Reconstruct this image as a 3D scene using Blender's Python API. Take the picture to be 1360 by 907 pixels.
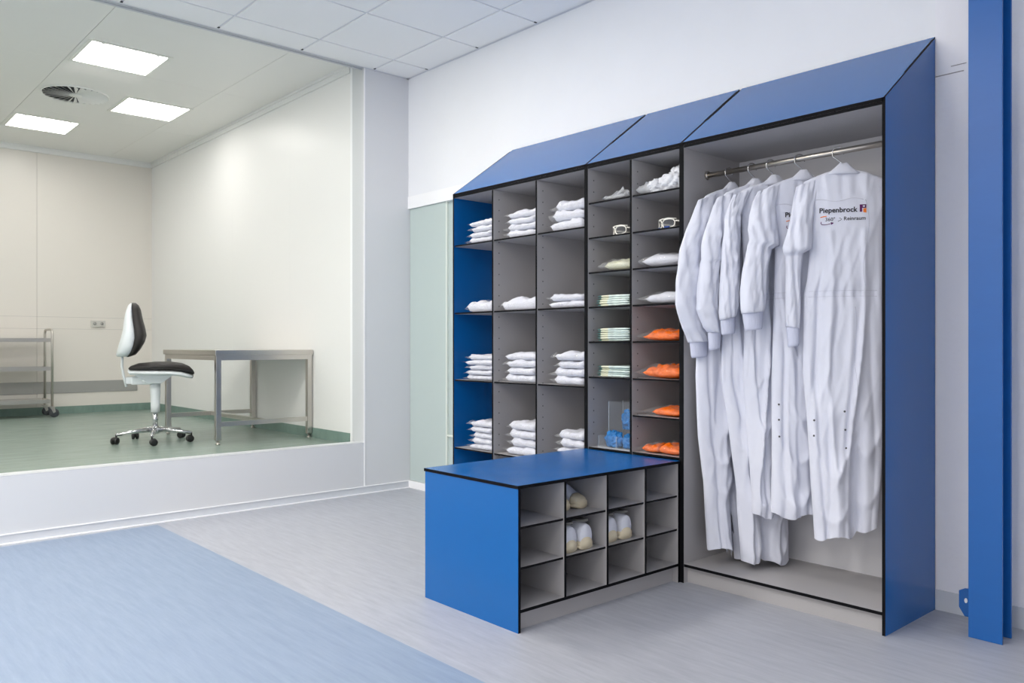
import bpy, math, random
from mathutils import Vector, noise, Matrix
random.seed(7)
for o in list(bpy.data.objects): bpy.data.objects.remove(o, do_unlink=True)
SC = bpy.context.scene
COL = SC.collection
pi = math.pi
rad = math.radians

# ------------------------------------------------------------------ camera
CAMH = 1.12
cam_d = bpy.data.cameras.new('camera'); cam = bpy.data.objects.new('camera', cam_d); COL.objects.link(cam)
cam_d.sensor_width = 36.0
cam_d.lens = 1079.83 / 1360 * 36.0
cam_d.shift_y = 4.74 / 1360
cam_d.clip_start = 0.05
cam.location = (0, 0, CAMH)
cam.rotation_euler = (rad(90), 0, rad(90 - 41.838))     # looks along (-cos, sin)
SC.camera = cam

# ------------------------------------------------------------------ world and exposure
W = bpy.data.worlds.new('world'); SC.world = W; W.use_nodes = True
W.node_tree.nodes['Background'].inputs[0].default_value = (1.0, 0.96, 0.905, 1)
W.node_tree.nodes['Background'].inputs[1].default_value = 2.0
SC.view_settings.view_transform = 'Standard'
SC.view_settings.look = 'None'
SC.view_settings.exposure = 0.0
SC.view_settings.gamma = 1.0
SC.view_settings.use_curve_mapping = False
FRONT_LAMP = 41.0       # emission of the ceiling luminaires in the changing room
CLEAN_LAMP = 13.5      # emission of the luminaires in the glazed clean room

# ------------------------------------------------------------------ materials
MATS = {}
def lin(r, g, b):
    f = lambda c: (c/255/12.92) if c/255 <= .04045 else ((c/255+.055)/1.055)**2.4
    return (f(r), f(g), f(b), 1)
def mat(name, rgb, rough=.5, metal=0., spec=.5, alpha=1., var=0., vscale=(6, 6, 6), bump=0., bscale=(60, 60, 60), emit=0., sheen=0., rgb2=None, vdetail=4, aniso=0.):
    m = bpy.data.materials.new(name); m.use_nodes = True
    nt = m.node_tree; b = nt.nodes['Principled BSDF']
    c = lin(*rgb) if max(rgb) > 1 else (*rgb, 1)
    b.inputs['Base Color'].default_value = c
    b.inputs['Roughness'].default_value = rough
    b.inputs['Metallic'].default_value = metal
    b.inputs['Specular IOR Level'].default_value = spec
    b.inputs['Alpha'].default_value = alpha
    if sheen: b.inputs['Sheen Weight'].default_value = sheen
    if emit:
        b.inputs['Emission Color'].default_value = c
        b.inputs['Emission Strength'].default_value = emit
    if var or bump:
        tc = nt.nodes.new('ShaderNodeTexCoord')
    if var:
        mp = nt.nodes.new('ShaderNodeMapping'); mp.inputs['Scale'].default_value = vscale
        nt.links.new(tc.outputs['Object'], mp.inputs[0])
        n = nt.nodes.new('ShaderNodeTexNoise'); n.inputs['Scale'].default_value = 1.; n.inputs['Detail'].default_value = vdetail
        n.inputs['Roughness'].default_value = .65
        nt.links.new(mp.outputs[0], n.inputs['Vector'])
        r = nt.nodes.new('ShaderNodeValToRGB')
        c2 = lin(*rgb2) if rgb2 else None
        e = r.color_ramp.elements
        e[0].position = .3; e[1].position = .7
        e[0].color = c2 or tuple(x*(1-var) for x in c[:3])+(1,)
        e[1].color = c if c2 else tuple(min(1, x*(1+var)) for x in c[:3])+(1,)
        nt.links.new(n.outputs['Fac'], r.inputs[0]); nt.links.new(r.outputs[0], b.inputs['Base Color'])
    if bump:
        mp2 = nt.nodes.new('ShaderNodeMapping'); mp2.inputs['Scale'].default_value = bscale
        nt.links.new(tc.outputs['Object'], mp2.inputs[0])
        n2 = nt.nodes.new('ShaderNodeTexNoise'); n2.inputs['Scale'].default_value = 1.; n2.inputs['Detail'].default_value = 3
        nt.links.new(mp2.outputs[0], n2.inputs['Vector'])
        bp = nt.nodes.new('ShaderNodeBump'); bp.inputs['Strength'].default_value = bump; bp.inputs['Distance'].default_value = .01
        nt.links.new(n2.outputs['Fac'], bp.inputs['Height']); nt.links.new(bp.outputs[0], b.inputs['Normal'])
    MATS[name] = m
    return m
mat('wall_paint', (236, 238, 243), .55, spec=.3, var=.012, vscale=(2, 2, 2), bump=.03, bscale=(40, 40, 40))
mat('pilaster_paint', (238, 238, 244), .6, spec=.3, var=.02, vscale=(5, 5, 3), bump=.12, bscale=(45, 45, 45))
mat('partition_panel', (215, 217, 221), .42, spec=.45, var=.008, vscale=(1, 1, 1))
mat('jamb_metal', (205, 208, 212), .4, spec=.45)
mat('white_trim', (244, 245, 248), .45)
mat('cove_grey', (205, 209, 216), .5)
mat('tile_white', (249, 249, 250), .8, spec=.2, bump=.08, bscale=(120, 120, 120))
mat('grid_white', (226, 228, 234), .5)
mat('dark_gap', (60, 60, 64), .8)
mat('floor_grey', (178, 181, 190), .4, spec=.4, var=.1, vscale=(5, 38, 5), vdetail=6, rgb2=(160, 163, 173))
mat('floor_blue', (143, 159, 182), .42, spec=.35, var=.1, vscale=(4, 34, 5), vdetail=6, rgb2=(129, 146, 171))
mat('floor_green', (150, 166, 158), .27, spec=.5, var=.1, vscale=(16, 4, 5), vdetail=6, rgb2=(132, 149, 140))
mat('cove_green', (122, 146, 138), .4, var=.12, vscale=(20, 20, 8), vdetail=5)
mat('clean_wall', (236, 236, 236), .38, spec=.5)
mat('clean_far', (228, 223, 217), .3, spec=.5)
mat('clean_ceiling', (240, 239, 236), .45, spec=.4)
mat('guard_grey', (160, 160, 158), .5)
mat('hpl_blue', (0, 94, 168), .26, spec=.5, bump=.02, bscale=(300, 300, 300))
mat('hpl_grey', (174, 172, 174), .5, spec=.4)
mat('hpl_light', (206, 206, 212), .5, spec=.4)
mat('hpl_edge', (13, 14, 18), .7, spec=.12)
mat('pin_hole', (70, 70, 74), .6)
mat('steel_blue', (14, 92, 168), .38, spec=.5, var=.03, vscale=(3, 3, 9), bump=.05, bscale=(25, 25, 25))
mat('frosted_glass', (186, 200, 198), .28, spec=.5)
mat('door_edge', (225, 232, 224), .35)
mat('steel', (190, 184, 176), .28, metal=1.)
mat('steel_satin', (205, 200, 194), .3, metal=1.)
mat('chrome', (215, 215, 218), .1, metal=1.)
mat('hook_steel', (200, 200, 200), .25, metal=1.)
mat('fabric_white', (218, 221, 235), .85, spec=.2, sheen=.2, bump=.12, bscale=(28, 28, 9))
mat('cuff_knit', (208, 212, 232), .9, spec=.1, bump=.3, bscale=(260, 260, 20))
mat('seam', (206, 209, 222), .9, spec=.1)
mat('snap', (92, 92, 96), .3, metal=.8)
mat('print_black', (20, 22, 34), .7)
mat('print_purple', (88, 16, 88), .7)
mat('print_orange', (240, 130, 40), .7)
mat('folded_white', (207, 209, 219), .8, spec=.2, bump=.5, bscale=(30, 30, 60))
mat('film', (250, 252, 255), .1, spec=.6, alpha=.15, bump=.5, bscale=(30, 30, 30))
mat('film_thin', (250, 252, 255), .1, spec=.6, alpha=.06, bump=.5, bscale=(30, 30, 30))
mat('film_thick', (228, 232, 238), .15, spec=.6, alpha=.42, bump=.5, bscale=(45, 45, 45))
mat('orange_wrap', (242, 108, 4), .4, spec=.4, var=.25, vscale=(30, 30, 30), bump=.8, bscale=(50, 50, 50))
mat('blue_cover', (0, 114, 186), .5, bump=1., bscale=(70, 70, 45), var=.3, vscale=(20, 20, 20))
mat('cap_white', (222, 225, 232), .9, bump=.9, bscale=(60, 60, 60))
mat('sachet_white', (186, 202, 199), .4, var=.25, vscale=(20, 12, 120))
mat('sachet_teal', (50, 112, 110), .4, var=.35, vscale=(40, 40, 40))
mat('sachet_cream', (200, 202, 178), .4, var=.1, vscale=(30, 30, 30))
mat('goggle_frame', (235, 234, 226), .35)
mat('goggle_lens', (215, 225, 240), .05, spec=.7, alpha=.07)
mat('goggle_blue', (40, 80, 165), .4)
mat('acrylic', (225, 235, 245), .05, spec=.6, alpha=.045)
mat('acrylic_edge', (215, 225, 235), .2, alpha=.6)
mat('shoe_white', (226, 229, 240), .75, bump=.15, bscale=(80, 80, 80))
mat('shoe_cream', (226, 214, 186), .7, bump=.15, bscale=(120, 120, 120))
mat('shoe_grey', (120, 120, 118), .9)
mat('chair_white', (232, 236, 240), .4)
mat('chair_black', (40, 36, 36), .5, spec=.4)
mat('black_plastic', (22, 22, 24), .4)
mat('rubber_grey', (70, 74, 80), .6)
mat('lamp_emit', (255, 250, 245), .5, emit=CLEAN_LAMP)
mat('lamp_emit_front', (255, 249, 240), .5, emit=FRONT_LAMP)
mat('lamp_frame', (236, 236, 230), .5)
mat('socket_white', (206, 204, 200), .4)
mat('vent_dark', (70, 72, 76), .7)
mat('scuff', (150, 148, 150), .8)
mg = bpy.data.materials.new('clear_glass'); mg.use_nodes = True
nt = mg.node_tree; nt.nodes.clear()
_o = nt.nodes.new('ShaderNodeOutputMaterial'); _t = nt.nodes.new('ShaderNodeBsdfTransparent'); _g = nt.nodes.new('ShaderNodeBsdfGlossy'); _m = nt.nodes.new('ShaderNodeMixShader')
_t.inputs[0].default_value = (.985, .99, .985, 1); _g.inputs['Roughness'].default_value = .02
_m.inputs[0].default_value = .0012
nt.links.new(_t.outputs[0], _m.inputs[1]); nt.links.new(_g.outputs[0], _m.inputs[2]); nt.links.new(_m.outputs[0], _o.inputs[0])
MATS['clear_glass'] = mg

# ------------------------------------------------------------------ builders
class MB:
    """collects shapes; build() links them as ONE mesh object"""
    def __init__(s): s.v = []; s.f = []; s.m = []; s.sm = []
    def add(s, verts, faces, mi=0, smooth=False):
        o = len(s.v); s.v += [tuple(p) for p in verts]
        for k, f in enumerate(faces):
            s.f.append(tuple(i+o for i in f)); s.m.append(mi[k] if isinstance(mi, (list, tuple)) else mi); s.sm.append(smooth)
        return s
    def box(s, x0, x1, y0, y1, z0, z1, mi=0):
        v = [(x, y, z) for x in (x0, x1) for y in (y0, y1) for z in (z0, z1)]
        # faces: -x,+x,-y,+y,-z,+z
        f = [(0, 1, 3, 2), (4, 6, 7, 5), (0, 4, 5, 1), (2, 3, 7, 6), (0, 2, 6, 4), (1, 5, 7, 3)]
        return s.add(v, f, mi)
    def prism(s, pts, axis, a, b, mi=0, cap=None):
        """polygon pts in the two other axes, extruded along axis from a to b"""
        n = len(pts)
        def P(p, t):
            q = list(p); q.insert(axis, t); return tuple(q)
        v = [P(p, a) for p in pts]+[P(p, b) for p in pts]
        f = [tuple(range(n))[::-1], tuple(range(n, 2*n))]+[(i, (i+1) % n, n+(i+1) % n, n+i) for i in range(n)]
        c = mi if cap is None else cap
        return s.add(v, f, [c, c]+[mi]*n)
    def tube(s, pts, r, n=8, mi=0, caps=True, closed=False, ry=None):
        pts = [Vector(p) for p in pts]; N = len(pts); rs = r if isinstance(r, (list, tuple)) else [r]*N
        v = []; prev = None
        for i, p in enumerate(pts):
            if closed: t = pts[(i+1) % N]-pts[i-1]
            else: t = pts[min(i+1, N-1)]-pts[max(i-1, 0)]
            t.normalize()
            if prev is None:
                a = Vector((0, 0, 1)) if abs(t.z) < .9 else Vector((1, 0, 0))
                u = t.cross(a).normalized()
            else:
                u = (prev-t*prev.dot(t)).normalized()
            prev = u; w = t.cross(u)
            for k in range(n):
                a = 2*pi*k/n
                v.append(p+u*(math.cos(a)*rs[i])+w*(math.sin(a)*(ry or rs[i])))
        f = []
        for i in range(N if closed else N-1):
            j = (i+1) % N
            for k in range(n):
                f.append((i*n+k, i*n+(k+1) % n, j*n+(k+1) % n, j*n+k))
        if caps and not closed:
            f.append(tuple(range(n))[::-1]); f.append(tuple(range((N-1)*n, N*n)))
        return s.add(v, f, mi, True)
    def lathe(s, prof, c=(0, 0), n=20, mi=0):
        """profile (r, z) about a vertical axis"""
        v = []; f = []
        for (r, z) in prof:
            for k in range(n):
                a = 2*pi*k/n; v.append((c[0]+r*math.cos(a), c[1]+r*math.sin(a), z))
        for i in range(len(prof)-1):
            for k in range(n):
                f.append((i*n+k, i*n+(k+1) % n, (i+1)*n+(k+1) % n, (i+1)*n+k))
        f.append(tuple(range(n))[::-1]); f.append(tuple(range((len(prof)-1)*n, len(prof)*n)))
        return s.add(v, f, mi, True)
    def rings(s, rings, mi=0, caps=True, smooth=True):
        n = len(rings[0]); v = [p for r in rings for p in r]; f = []
        for i in range(len(rings)-1):
            for k in range(n):
                f.append((i*n+k, i*n+(k+1) % n, (i+1)*n+(k+1) % n, (i+1)*n+k))
        if caps: f.append(tuple(range(n))[::-1]); f.append(tuple(range((len(rings)-1)*n, len(rings)*n)))
        return s.add(v, f, mi, smooth)
    def mesh(s, name, mats, off=(0, 0, 0)):
        me = bpy.data.meshes.new(name)
        me.from_pydata([(p[0]-off[0], p[1]-off[1], p[2]-off[2]) for p in s.v], [], s.f)
        for m in (mats if isinstance(mats, (list, tuple)) else [mats]): me.materials.append(MATS[m])
        me.polygons.foreach_set('material_index', s.m); me.polygons.foreach_set('use_smooth', s.sm)
        me.validate(); me.update()
        return me
    def build(s, name, mats, parent=None, bevel=0, world=True):
        off = ORG.get(parent.name, (0, 0, 0)) if (parent is not None and world) else (0, 0, 0)
        return link(name, s.mesh(name, mats, off), parent, bevel)
ORG = {}
def link(name, me, parent=None, bevel=0, loc=None, rot=None, scale=None):
    o = bpy.data.objects.new(name, me); COL.objects.link(o)
    if parent is not None: o.parent = parent
    if loc: o.location = loc
    if rot: o.rotation_euler = rot
    if scale: o.scale = scale
    if bevel:
        b = o.modifiers.new('bevel', 'BEVEL'); b.width = bevel; b.segments = 2; b.limit_method = 'ANGLE'; b.angle_limit = rad(40)
    return o
def tag(o, label, cat, group=None):
    o['label'] = label; o['category'] = cat
    if group: o['group'] = group
    return o
def thing(name, label, cat, loc=(0, 0, 0), rz=0., group=None):
    o = bpy.data.objects.new(name, None); COL.objects.link(o); o.empty_display_size = .05
    o.location = loc; o.rotation_euler = (0, 0, rz)
    tag(o, label, cat, group)
    ORG[o.name] = tuple(loc) if rz == 0 else (0, 0, 0)
    return o
def struct(o, label=None):
    o['kind'] = 'structure'
    if label: o['label'] = label
    return o
def copy_thing(src, loc, label, rz=None):
    r = src.copy(); COL.objects.link(r); r.location = loc
    if rz is not None: r.rotation_euler = (0, 0, rz)
    r['label'] = label
    for ch in [c for c in bpy.data.objects if c.parent == src]:
        c = ch.copy(); COL.objects.link(c); c.parent = r
        for g in [q for q in bpy.data.objects if q.parent == ch]:
            d = g.copy(); COL.objects.link(d); d.parent = c
    return r
def nz(x, y, z): return noise.noise(Vector((x, y, z)))

# ------------------------------------------------------------------ the setting
YW = 3.664          # wall behind the cabinets
XP = -5.315         # glazed partition plane
ZC = 3.211          # changing room ceiling
YJ = 3.265          # right edge of the glazing
SILL = .382
FL = .355           # clean room floor
ZCC = 3.285         # clean room ceiling
XF = -10.1          # clean room far wall
YS = 3.275          # clean room side wall

m = MB(); m.box(XP, 1.9, 1.733, 5., -.1, 0); floor = struct(m.build('floor', 'floor_grey'), 'grey marbled linoleum floor')
m = MB(); m.box(XP+.065, 1.9, -3.6, 1.733, -.1, 0)
struct(m.build('floor_blue', 'floor_blue'), 'light blue marbled linoleum floor area')
m = MB(); m.box(XP, XP+.065, -3.6, 1.733, -.1, 0); m.build('floor_border', 'floor_grey', floor)

# back wall with a door niche in its left end
DX0, DX1, DZ = -5.315, -4.30, 2.19
m = MB()
m.box(-5.315, 1.9, YW, YW+.2, 2.285, 3.5)
m.box(DX1, 1.9, YW, YW+.2, 0, 2.285)
m.box(DX0, DX1, YW+.06, YW+.2, 0, 2.285)
wall_back = struct(m.build('wall_back', 'wall_paint'), 'white painted wall behind the blue cabinets')
m = MB(); m.box(DX0, DX1, YW-.006, YW+.06, DZ, 2.285); m.build('door_lintel', 'white_trim', wall_back)
m = MB(); m.box(DX0, DX1, YW-.003, YW+.06, 0, .055); m.build('door_threshold', 'white_trim', wall_back)
d1 = struct(thing('door_1', 'frosted grey green glass door beside the cabinets', 'door', (DX0, YW+.02, .055)))
del d1['category']
m = MB(); m.box(DX0+.004, -4.84, YW+.012, YW+.024, .058, DZ); m.build('leaf', 'frosted_glass', d1)
m = MB(); m.box(-4.832, DX1, YW+.028, YW+.04, .058, DZ); m.build('leaf', 'frosted_glass', d1)
m = MB(); m.box(-4.84, -4.828, YW+.008, YW+.03, .058, DZ); m.build('edge_profile', 'door_edge', d1)
m = MB(); m.box(-4.828, DX1, YW+.012, YW+.03, .44, .452); m.build('lock_rail', 'door_edge', d1)
# pilaster right of the wardrobe
m = MB(); m.box(-1.372, 1.9, 3.64, YW, 0, 3.5)
wp = struct(m.build('wall_pilaster', 'pilaster_paint'), 'rough greyish wall strip beside the blue steel column')
m = MB(); m.box(-1.372, -1.26, 3.6385, 3.6402, 2.255, 2.259); m.box(-1.31, -1.25, 3.6385, 3.6402, 2.285, 2.288); m.build('scuff_mark', 'scuff', wp)
m = MB(); m.box(-1.37, 1.7, 3.634, 3.641, 0, .085); struct(m.build('baseboard_back', 'cove_grey'), 'pale skirting beside the steel column')
# a thin shadow gap between plain upper wall and lintel
# glazed partition: plinth below the sill, pier at its right, trims
m = MB(); m.box(XP-.14, XP, -3.6, YJ, 0, SILL); m.box(XP-.14, XP, YJ, YW+.2, 0, 3.5)
wall_left = struct(m.build('wall_left', 'partition_panel'), 'pale grey partition wall below and beside the big window')
m = MB(); m.box(XP-.004, XP+.004, YJ-.006, YJ+.004, .05, ZC); m.build('joint_strip', 'white_trim', wall_left)
m = MB(); m.box(XP-.03, XP+.001, -3.6, YJ, SILL, SILL+.0015); m.build('sill_bead', 'jamb_metal', wall_left)
m = MB(); m.box(XP, XP+.006, -3.6, YW, 0, .052)
bl = struct(m.build('baseboard_left', 'cove_grey'), 'grey coved skirting along the glazed partition')
m = MB(); m.box(XP, XP+.009, -3.6, YW, .05, .056); m.build('top_bead', 'white_trim', bl)
m = MB(); m.box(XP, XP+.022, -3.6, YW, 0, .006); m.build('floor_bead', 'white_trim', bl)
# window
w1 = struct(thing('window_1', 'large clear frameless window into the clean room', 'window', (XP-.05, .8, SILL))); del w1['category']
m = MB(); m.box(XP-.05, XP-.042, -3.4, YJ-.004, SILL, ZC+.005); m.build('pane', 'clear_glass', w1)
m = MB(); m.box(XP-.175, XP-.012, YJ-.001, YJ+.006, SILL, ZC+.06); m.build('jamb', 'jamb_metal', w1)
m = MB(); m.box(XP-.205, XP-.175, YJ-.002, YJ+.02, FL, ZCC); m.build('corner_bead', 'white_trim', w1)
m = MB(); m.box(XP-.055, XP-.036, -3.4, YJ, SILL-.002, SILL+.003); m.box(XP-.055, XP-.036, -3.4, YJ, ZC-.004, ZC+.02); m.build('glazing_seal', 'jamb_metal', w1)

# suspended ceiling of the changing room: slab, grid bars, tiles
m = MB(); m.box(XP-.03, 1.9, -3.6, YW, ZC+.02, ZC+.12)
ceil = struct(m.build('ceiling', 'dark_gap'), 'suspended ceiling of white square tiles')
gx = [-5.025+.6*k for k in range(-1, 15)]; gy = [3.333-.6*k for k in range(-1, 13)]
XA, XB, YA, YB = XP+.002, 1.7, -3.6, YW-.002
for x in gx[1:]:
    if x < XB: m = MB(); m.box(x-.012, x+.012, YA, YB-.02, ZC+.006, ZC+.02); m.build('grid_bar', 'grid_white', ceil)
for y in gy[1:]:
    if y > YA: m = MB(); m.box(XA+.02, XB, y-.012, y+.012, ZC+.0065, ZC+.02); m.build('grid_bar', 'grid_white', ceil)
m = MB(); m.box(XA, XB, YB-.02, YB, ZC, ZC+.02); m.build('wall_angle', 'grid_white', ceil)
m = MB(); m.box(XA, XA+.02, YA, YB, ZC, ZC+.02); m.build('wall_angle', 'grid_white', ceil)
LAMPCELLS = {}
lamp_cells = [(-4.125, 1.833), (-4.125, .033), (-4.125, -1.767), (-2.325, .033), (-2.325, -1.767), (-.525, -1.167)]
tile_full = None
for i in range(len(gx)-1):
    for j in range(len(gy)-1):
        x0, x1 = max(gx[i], XA+.008), min(gx[i+1], XB); y1, y0 = min(gy[j], YB-.008), max(gy[j+1], YA)
        if x1-x0 < .02 or y1-y0 < .02: continue
        cx, cy = (gx[i]+gx[i+1])/2, (gy[j]+gy[j+1])/2
        if any(abs(cx-a) < .1 and abs(cy-b) < .1 for a, b in lamp_cells): continue
        g = .0085
        if x1-x0 > .599 and y1-y0 > .599:
            if tile_full is None:
                t = MB(); t.box(-.3+g, .3-g, -.3+g, .3-g, 0, .02); tile_full = t.mesh('ceiling_tile', 'tile_white')
            link('ceiling_tile', tile_full, ceil, loc=(cx, cy, ZC))
        else:
            t = MB(); t.box(x0+g, x1-g, y0+g, y1-g, ZC, ZC+.02); t.build('ceiling_tile', 'tile_white', ceil)
for k, (a, b) in enumerate(lamp_cells):
    t = thing('ceiling_light', 'square recessed ceiling light in the tiled ceiling behind the camera', 'light', (a, b, ZC), group='lights of the tiled ceiling')
    m = MB(); m.box(a-.29, a+.29, b-.29, b+.29, ZC+.003, ZC+.02); m.build('frame', 'lamp_frame', t)
    m = MB(); m.box(a-.27, a+.27, b-.27, b+.27, ZC-.002, ZC+.003); m.build('diffuser', 'lamp_emit_front', t)
for x in gx[1:5]:
    m = MB(); m.box(x-.007, x+.007, YB-.04, YB-.022, ZC-.0005, ZC+.004); m.build('bar_clip', 'dark_gap', ceil)
for y in gy[1:6]:
    m = MB(); m.box(XA+.022, XA+.04, y-.007, y+.007, ZC-.0005, ZC+.004); m.build('bar_clip', 'dark_gap', ceil)
# unseen wall, added to shut out side light and darken right-facing panels
m = MB(); m.box(1.7, 1.9, -3.6, 3.64, 0, 3.4); struct(m.build('wall_light_block', 'wall_paint'))

# ---- clean room shell
m = MB(); m.box(XF, XP-.14, -3.6, YS, FL-.1, FL); struct(m.build('floor_cleanroom', 'floor_green'), 'green linoleum floor of the clean room')
m = MB(); m.box(XF-.2, XF, -3.6, YS+.2, FL-.1, ZCC+.2); wf = struct(m.build('wall_far', 'guard_grey'), 'cream panelled far wall of the clean room')
fy = [-3.6, -1.5, -.11, .975, 2.06, YS]; fz = [FL, 1.30, 1.432, ZCC]
for i in range(5):
    for j in range(3):
        m = MB(); m.box(XF, XF+.008, fy[i]+.0012, fy[i+1]-.0012, fz[j]+.001, fz[j+1]-.001); m.build('wall_panel', 'clean_far', wf)
m = MB(); m.box(XF, XP-.14, YS, YS+.2, FL-.1, ZCC+.2); wsd = struct(m.build('wall_side', 'guard_grey'), 'glossy white side wall of the clean room')
sx = [XF+.008, -8.95, -7.75, -6.55, XP-.205]
for i in range(4):
    m = MB(); m.box(sx[i]+.0005, sx[i+1]-.0005, YS-.006, YS, FL, ZCC); m.build('wall_panel', 'clean_wall', wsd)
m = MB(); m.box(XF, XP-.01, -3.6, YS+.2, ZCC+.012, ZCC+.15); cc = struct(m.build('ceiling_cleanroom', 'guard_grey'), 'pale grey panel ceiling of the clean room')
cxs = [XF, -8.47, -6.865, XP-.03]; cys = [-3.6, -2., -.8, .39, 1.58, 2.785, YS]
for i in range(3):
    for j in range(6):
        m = MB(); m.box(cxs[i]+.001, cxs[i+1]-.001, cys[j]+.0015, cys[j+1]-.0015, ZCC, ZCC+.012); m.build('ceiling_panel', 'clean_ceiling', cc)
m = MB(); m.box(XP-.02, XP-.008, -3.6, YW, ZC, ZCC+.12); struct(m.build('trim_1', 'jamb_metal'), 'edge strip between the two ceilings')
mm = MB(); mm.box(XF+.008, XF+.024, -3.6, YS-.006, ZCC-.06, ZCC); mm.box(XF+.008, XF+.036, -3.6, YS-.006, ZCC-.02, ZCC); struct(mm.build('trim_2', 'clean_wall'), 'ceiling cornice on the far clean room wall')
mm = MB(); mm.box(XF+.008, XP-.205, YS-.022, YS-.006, ZCC-.06, ZCC); mm.box(XF+.008, XP-.205, YS-.034, YS-.006, ZCC-.02, ZCC); struct(mm.build('trim_3', 'clean_wall'), 'ceiling cornice on the side clean room wall')
mm = MB(); mm.box(XF+.008, XF+.014, -3.6, YS-.006, FL, FL+.082)
struct(mm.build('baseboard_far', 'cove_green'), 'green coved skirting on the far clean room wall')
mm = MB(); mm.box(XF+.008, XP-.215, YS-.012, YS-.006, FL, FL+.082); struct(mm.build('baseboard_side', 'cove_green'), 'green coved skirting on the side clean room wall')
m = MB(); m.box(XF, XP-.15, -3.75, -3.6, FL-.1, ZCC+.2); struct(m.build('wall_near', 'clean_wall'))
# grey bumper rail on the far wall
t = thing('bumper_rail', 'grey bumper rail on the cream far wall behind the steel trolley', 'rail', (XF+.008, 2.6, .58))
m = MB(); m.box(XF+.008, XF+.02, 2.02, 3.1, .585, .715); m.build('rail_face', 'guard_grey', t, .003)
m = MB(); m.box(XF+.008, XF+.026, 1.0, 2.02, .585, .715); m.build('rail_face', 'guard_grey', t, .003)
# double socket
t = thing('power_socket', 'white double power socket on the far wall left of the chair', 'socket', (XF+.008, 2.675, 1.32))
m = MB(); m.box(XF+.008, XF+.03, 2.6, 2.75, 1.325, 1.4); m.build('cover_plate', 'socket_white', t, .003)
for y in (2.6375, 2.7125):
    m = MB()
    ring = [(XF+.031, y+.026*math.cos(2*pi*k/16), 1.3625+.026*math.sin(2*pi*k/16)) for k in range(16)]
    m.tube(ring, .003, 6, closed=True); fr = m.build('socket_insert', 'socket_white', t)
    m = MB(); m.tube([(XF+.03, y, 1.3625), (XF+.0315, y, 1.3625)], .018, 12); m.build('socket_recess', 'guard_grey', t)

# clean room lamps
LP = [(-6.55, 1.893, 'nearest large square clean room ceiling light beside the round vent'), (-7.79, 2.508, 'square ceiling light nearest the clean room side wall'), (-9.0, 1.88, 'farthest square ceiling light at the left edge of view')]
LP += [(-7.79, .1, None), (-6.55, -1.4, None), (-9.0, -1.4, None)]
for (x, y, lb) in LP:
    t = thing('ceiling_panel_light', lb or 'square clean room ceiling light left of the visible ones', 'light', (x, y, ZCC), group='clean room ceiling lights')
    m = MB()
    for (a, b, c, d) in ((-.29, -.262, -.29, .29), (.262, .29, -.29, .29), (-.262, .262, -.29, -.262), (-.262, .262, .262, .29)): m.box(x+a, x+b, y+c, y+d, ZCC-.006, ZCC)
    m.build('frame', 'lamp_frame', t)
    m = MB(); m.box(x-.262, x+.262, y-.262, y+.262, ZCC-.003, ZCC); df = m.build('diffuser', 'lamp_emit', t)
    for q in (-.2, .18): m = MB(); m.box(x+.25, x+.262, y+q, y+q+.02, ZCC-.008, ZCC-.003); m.build('clip', 'lamp_frame', t)
# round swirl diffuser
vx, vy = -7.745, 1.875
t = thing('swirl_vent', 'round ceiling air vent with radial blades between the lights', 'vent', (vx, vy, ZCC))
m = MB(); m.lathe([(.25, ZCC-.001), (.25, ZCC)], (vx, vy), 40); m.build('backing', 'vent_dark', t)
m = MB(); m.tube([(vx+.258*math.cos(2*pi*k/40), vy+.258*math.sin(2*pi*k/40), ZCC-.004) for k in range(40)], .008, 6, closed=True); m.build('rim', 'clean_ceiling', t)
m = MB(); m.lathe([(.05, ZCC-.014), (.05, ZCC)], (vx, vy), 24); m.build('hub', 'clean_ceiling', t)
bl_ = MB()
NB = 28; r0, r1 = .05, .25
def bp(r, off, z): return (r, off, z)
w0, w1_ = .0035, .017
v = [(r0, -w0, -.004), (r0, w0, -.012), (r1, w1_, -.020), (r1, -w1_, -.002), (r0, -w0, -.0025), (r0, w0, -.0105), (r1, w1_, -.0185), (r1, -w1_, -.0005)]
bl_.add(v, [(0, 1, 2, 3), (7, 6, 5, 4), (0, 4, 5, 1), (1, 5, 6, 2), (2, 6, 7, 3), (3, 7, 4, 0)])
bme = bl_.mesh('blade', 'clean_ceiling')
for k in range(NB): link('blade', bme, t, rot=(0, 0, 2*pi*k/NB))

# ------------------------------------------------------------------ cabinets (compact laminate with black core)
YF, YB2 = 3.154, 3.634        # cabinet front and back
ZT = 2.073                    # front top edge
ZP = 2.432                    # roof peak at the wall
TH = .013
PM = ['hpl_grey', 'hpl_edge', 'hpl_blue', 'hpl_light']
def panel(name, parent, x0, x1, y0, y1, z0, z1, fa=0, fb=0):
    """laminate board: the two large faces take fa (low side) and fb (high side), the four narrow ones the black core"""
    d = [x1-x0, y1-y0, z1-z0]; a = d.index(min(d)); mi = [1]*6; mi[2*a] = fa; mi[2*a+1] = fb
    m = MB(); m.box(x0, x1, y0, y1, z0, z1, mi)
    return m.build(name, PM, parent)
def pins(parent_panel, parent_org, x, y0, zs, sgn):
    m = MB()
    for z in zs:
        m.prism([(y0+.004*math.cos(k*pi/3), z+.004*math.sin(k*pi/3)) for k in range(6)], 0, x, x+sgn*.0006)
    o = link('pin_holes', m.mesh('pin_holes', 'pin_hole', parent_org), parent_panel); o['kind'] = 'stuff'
    return o
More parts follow.
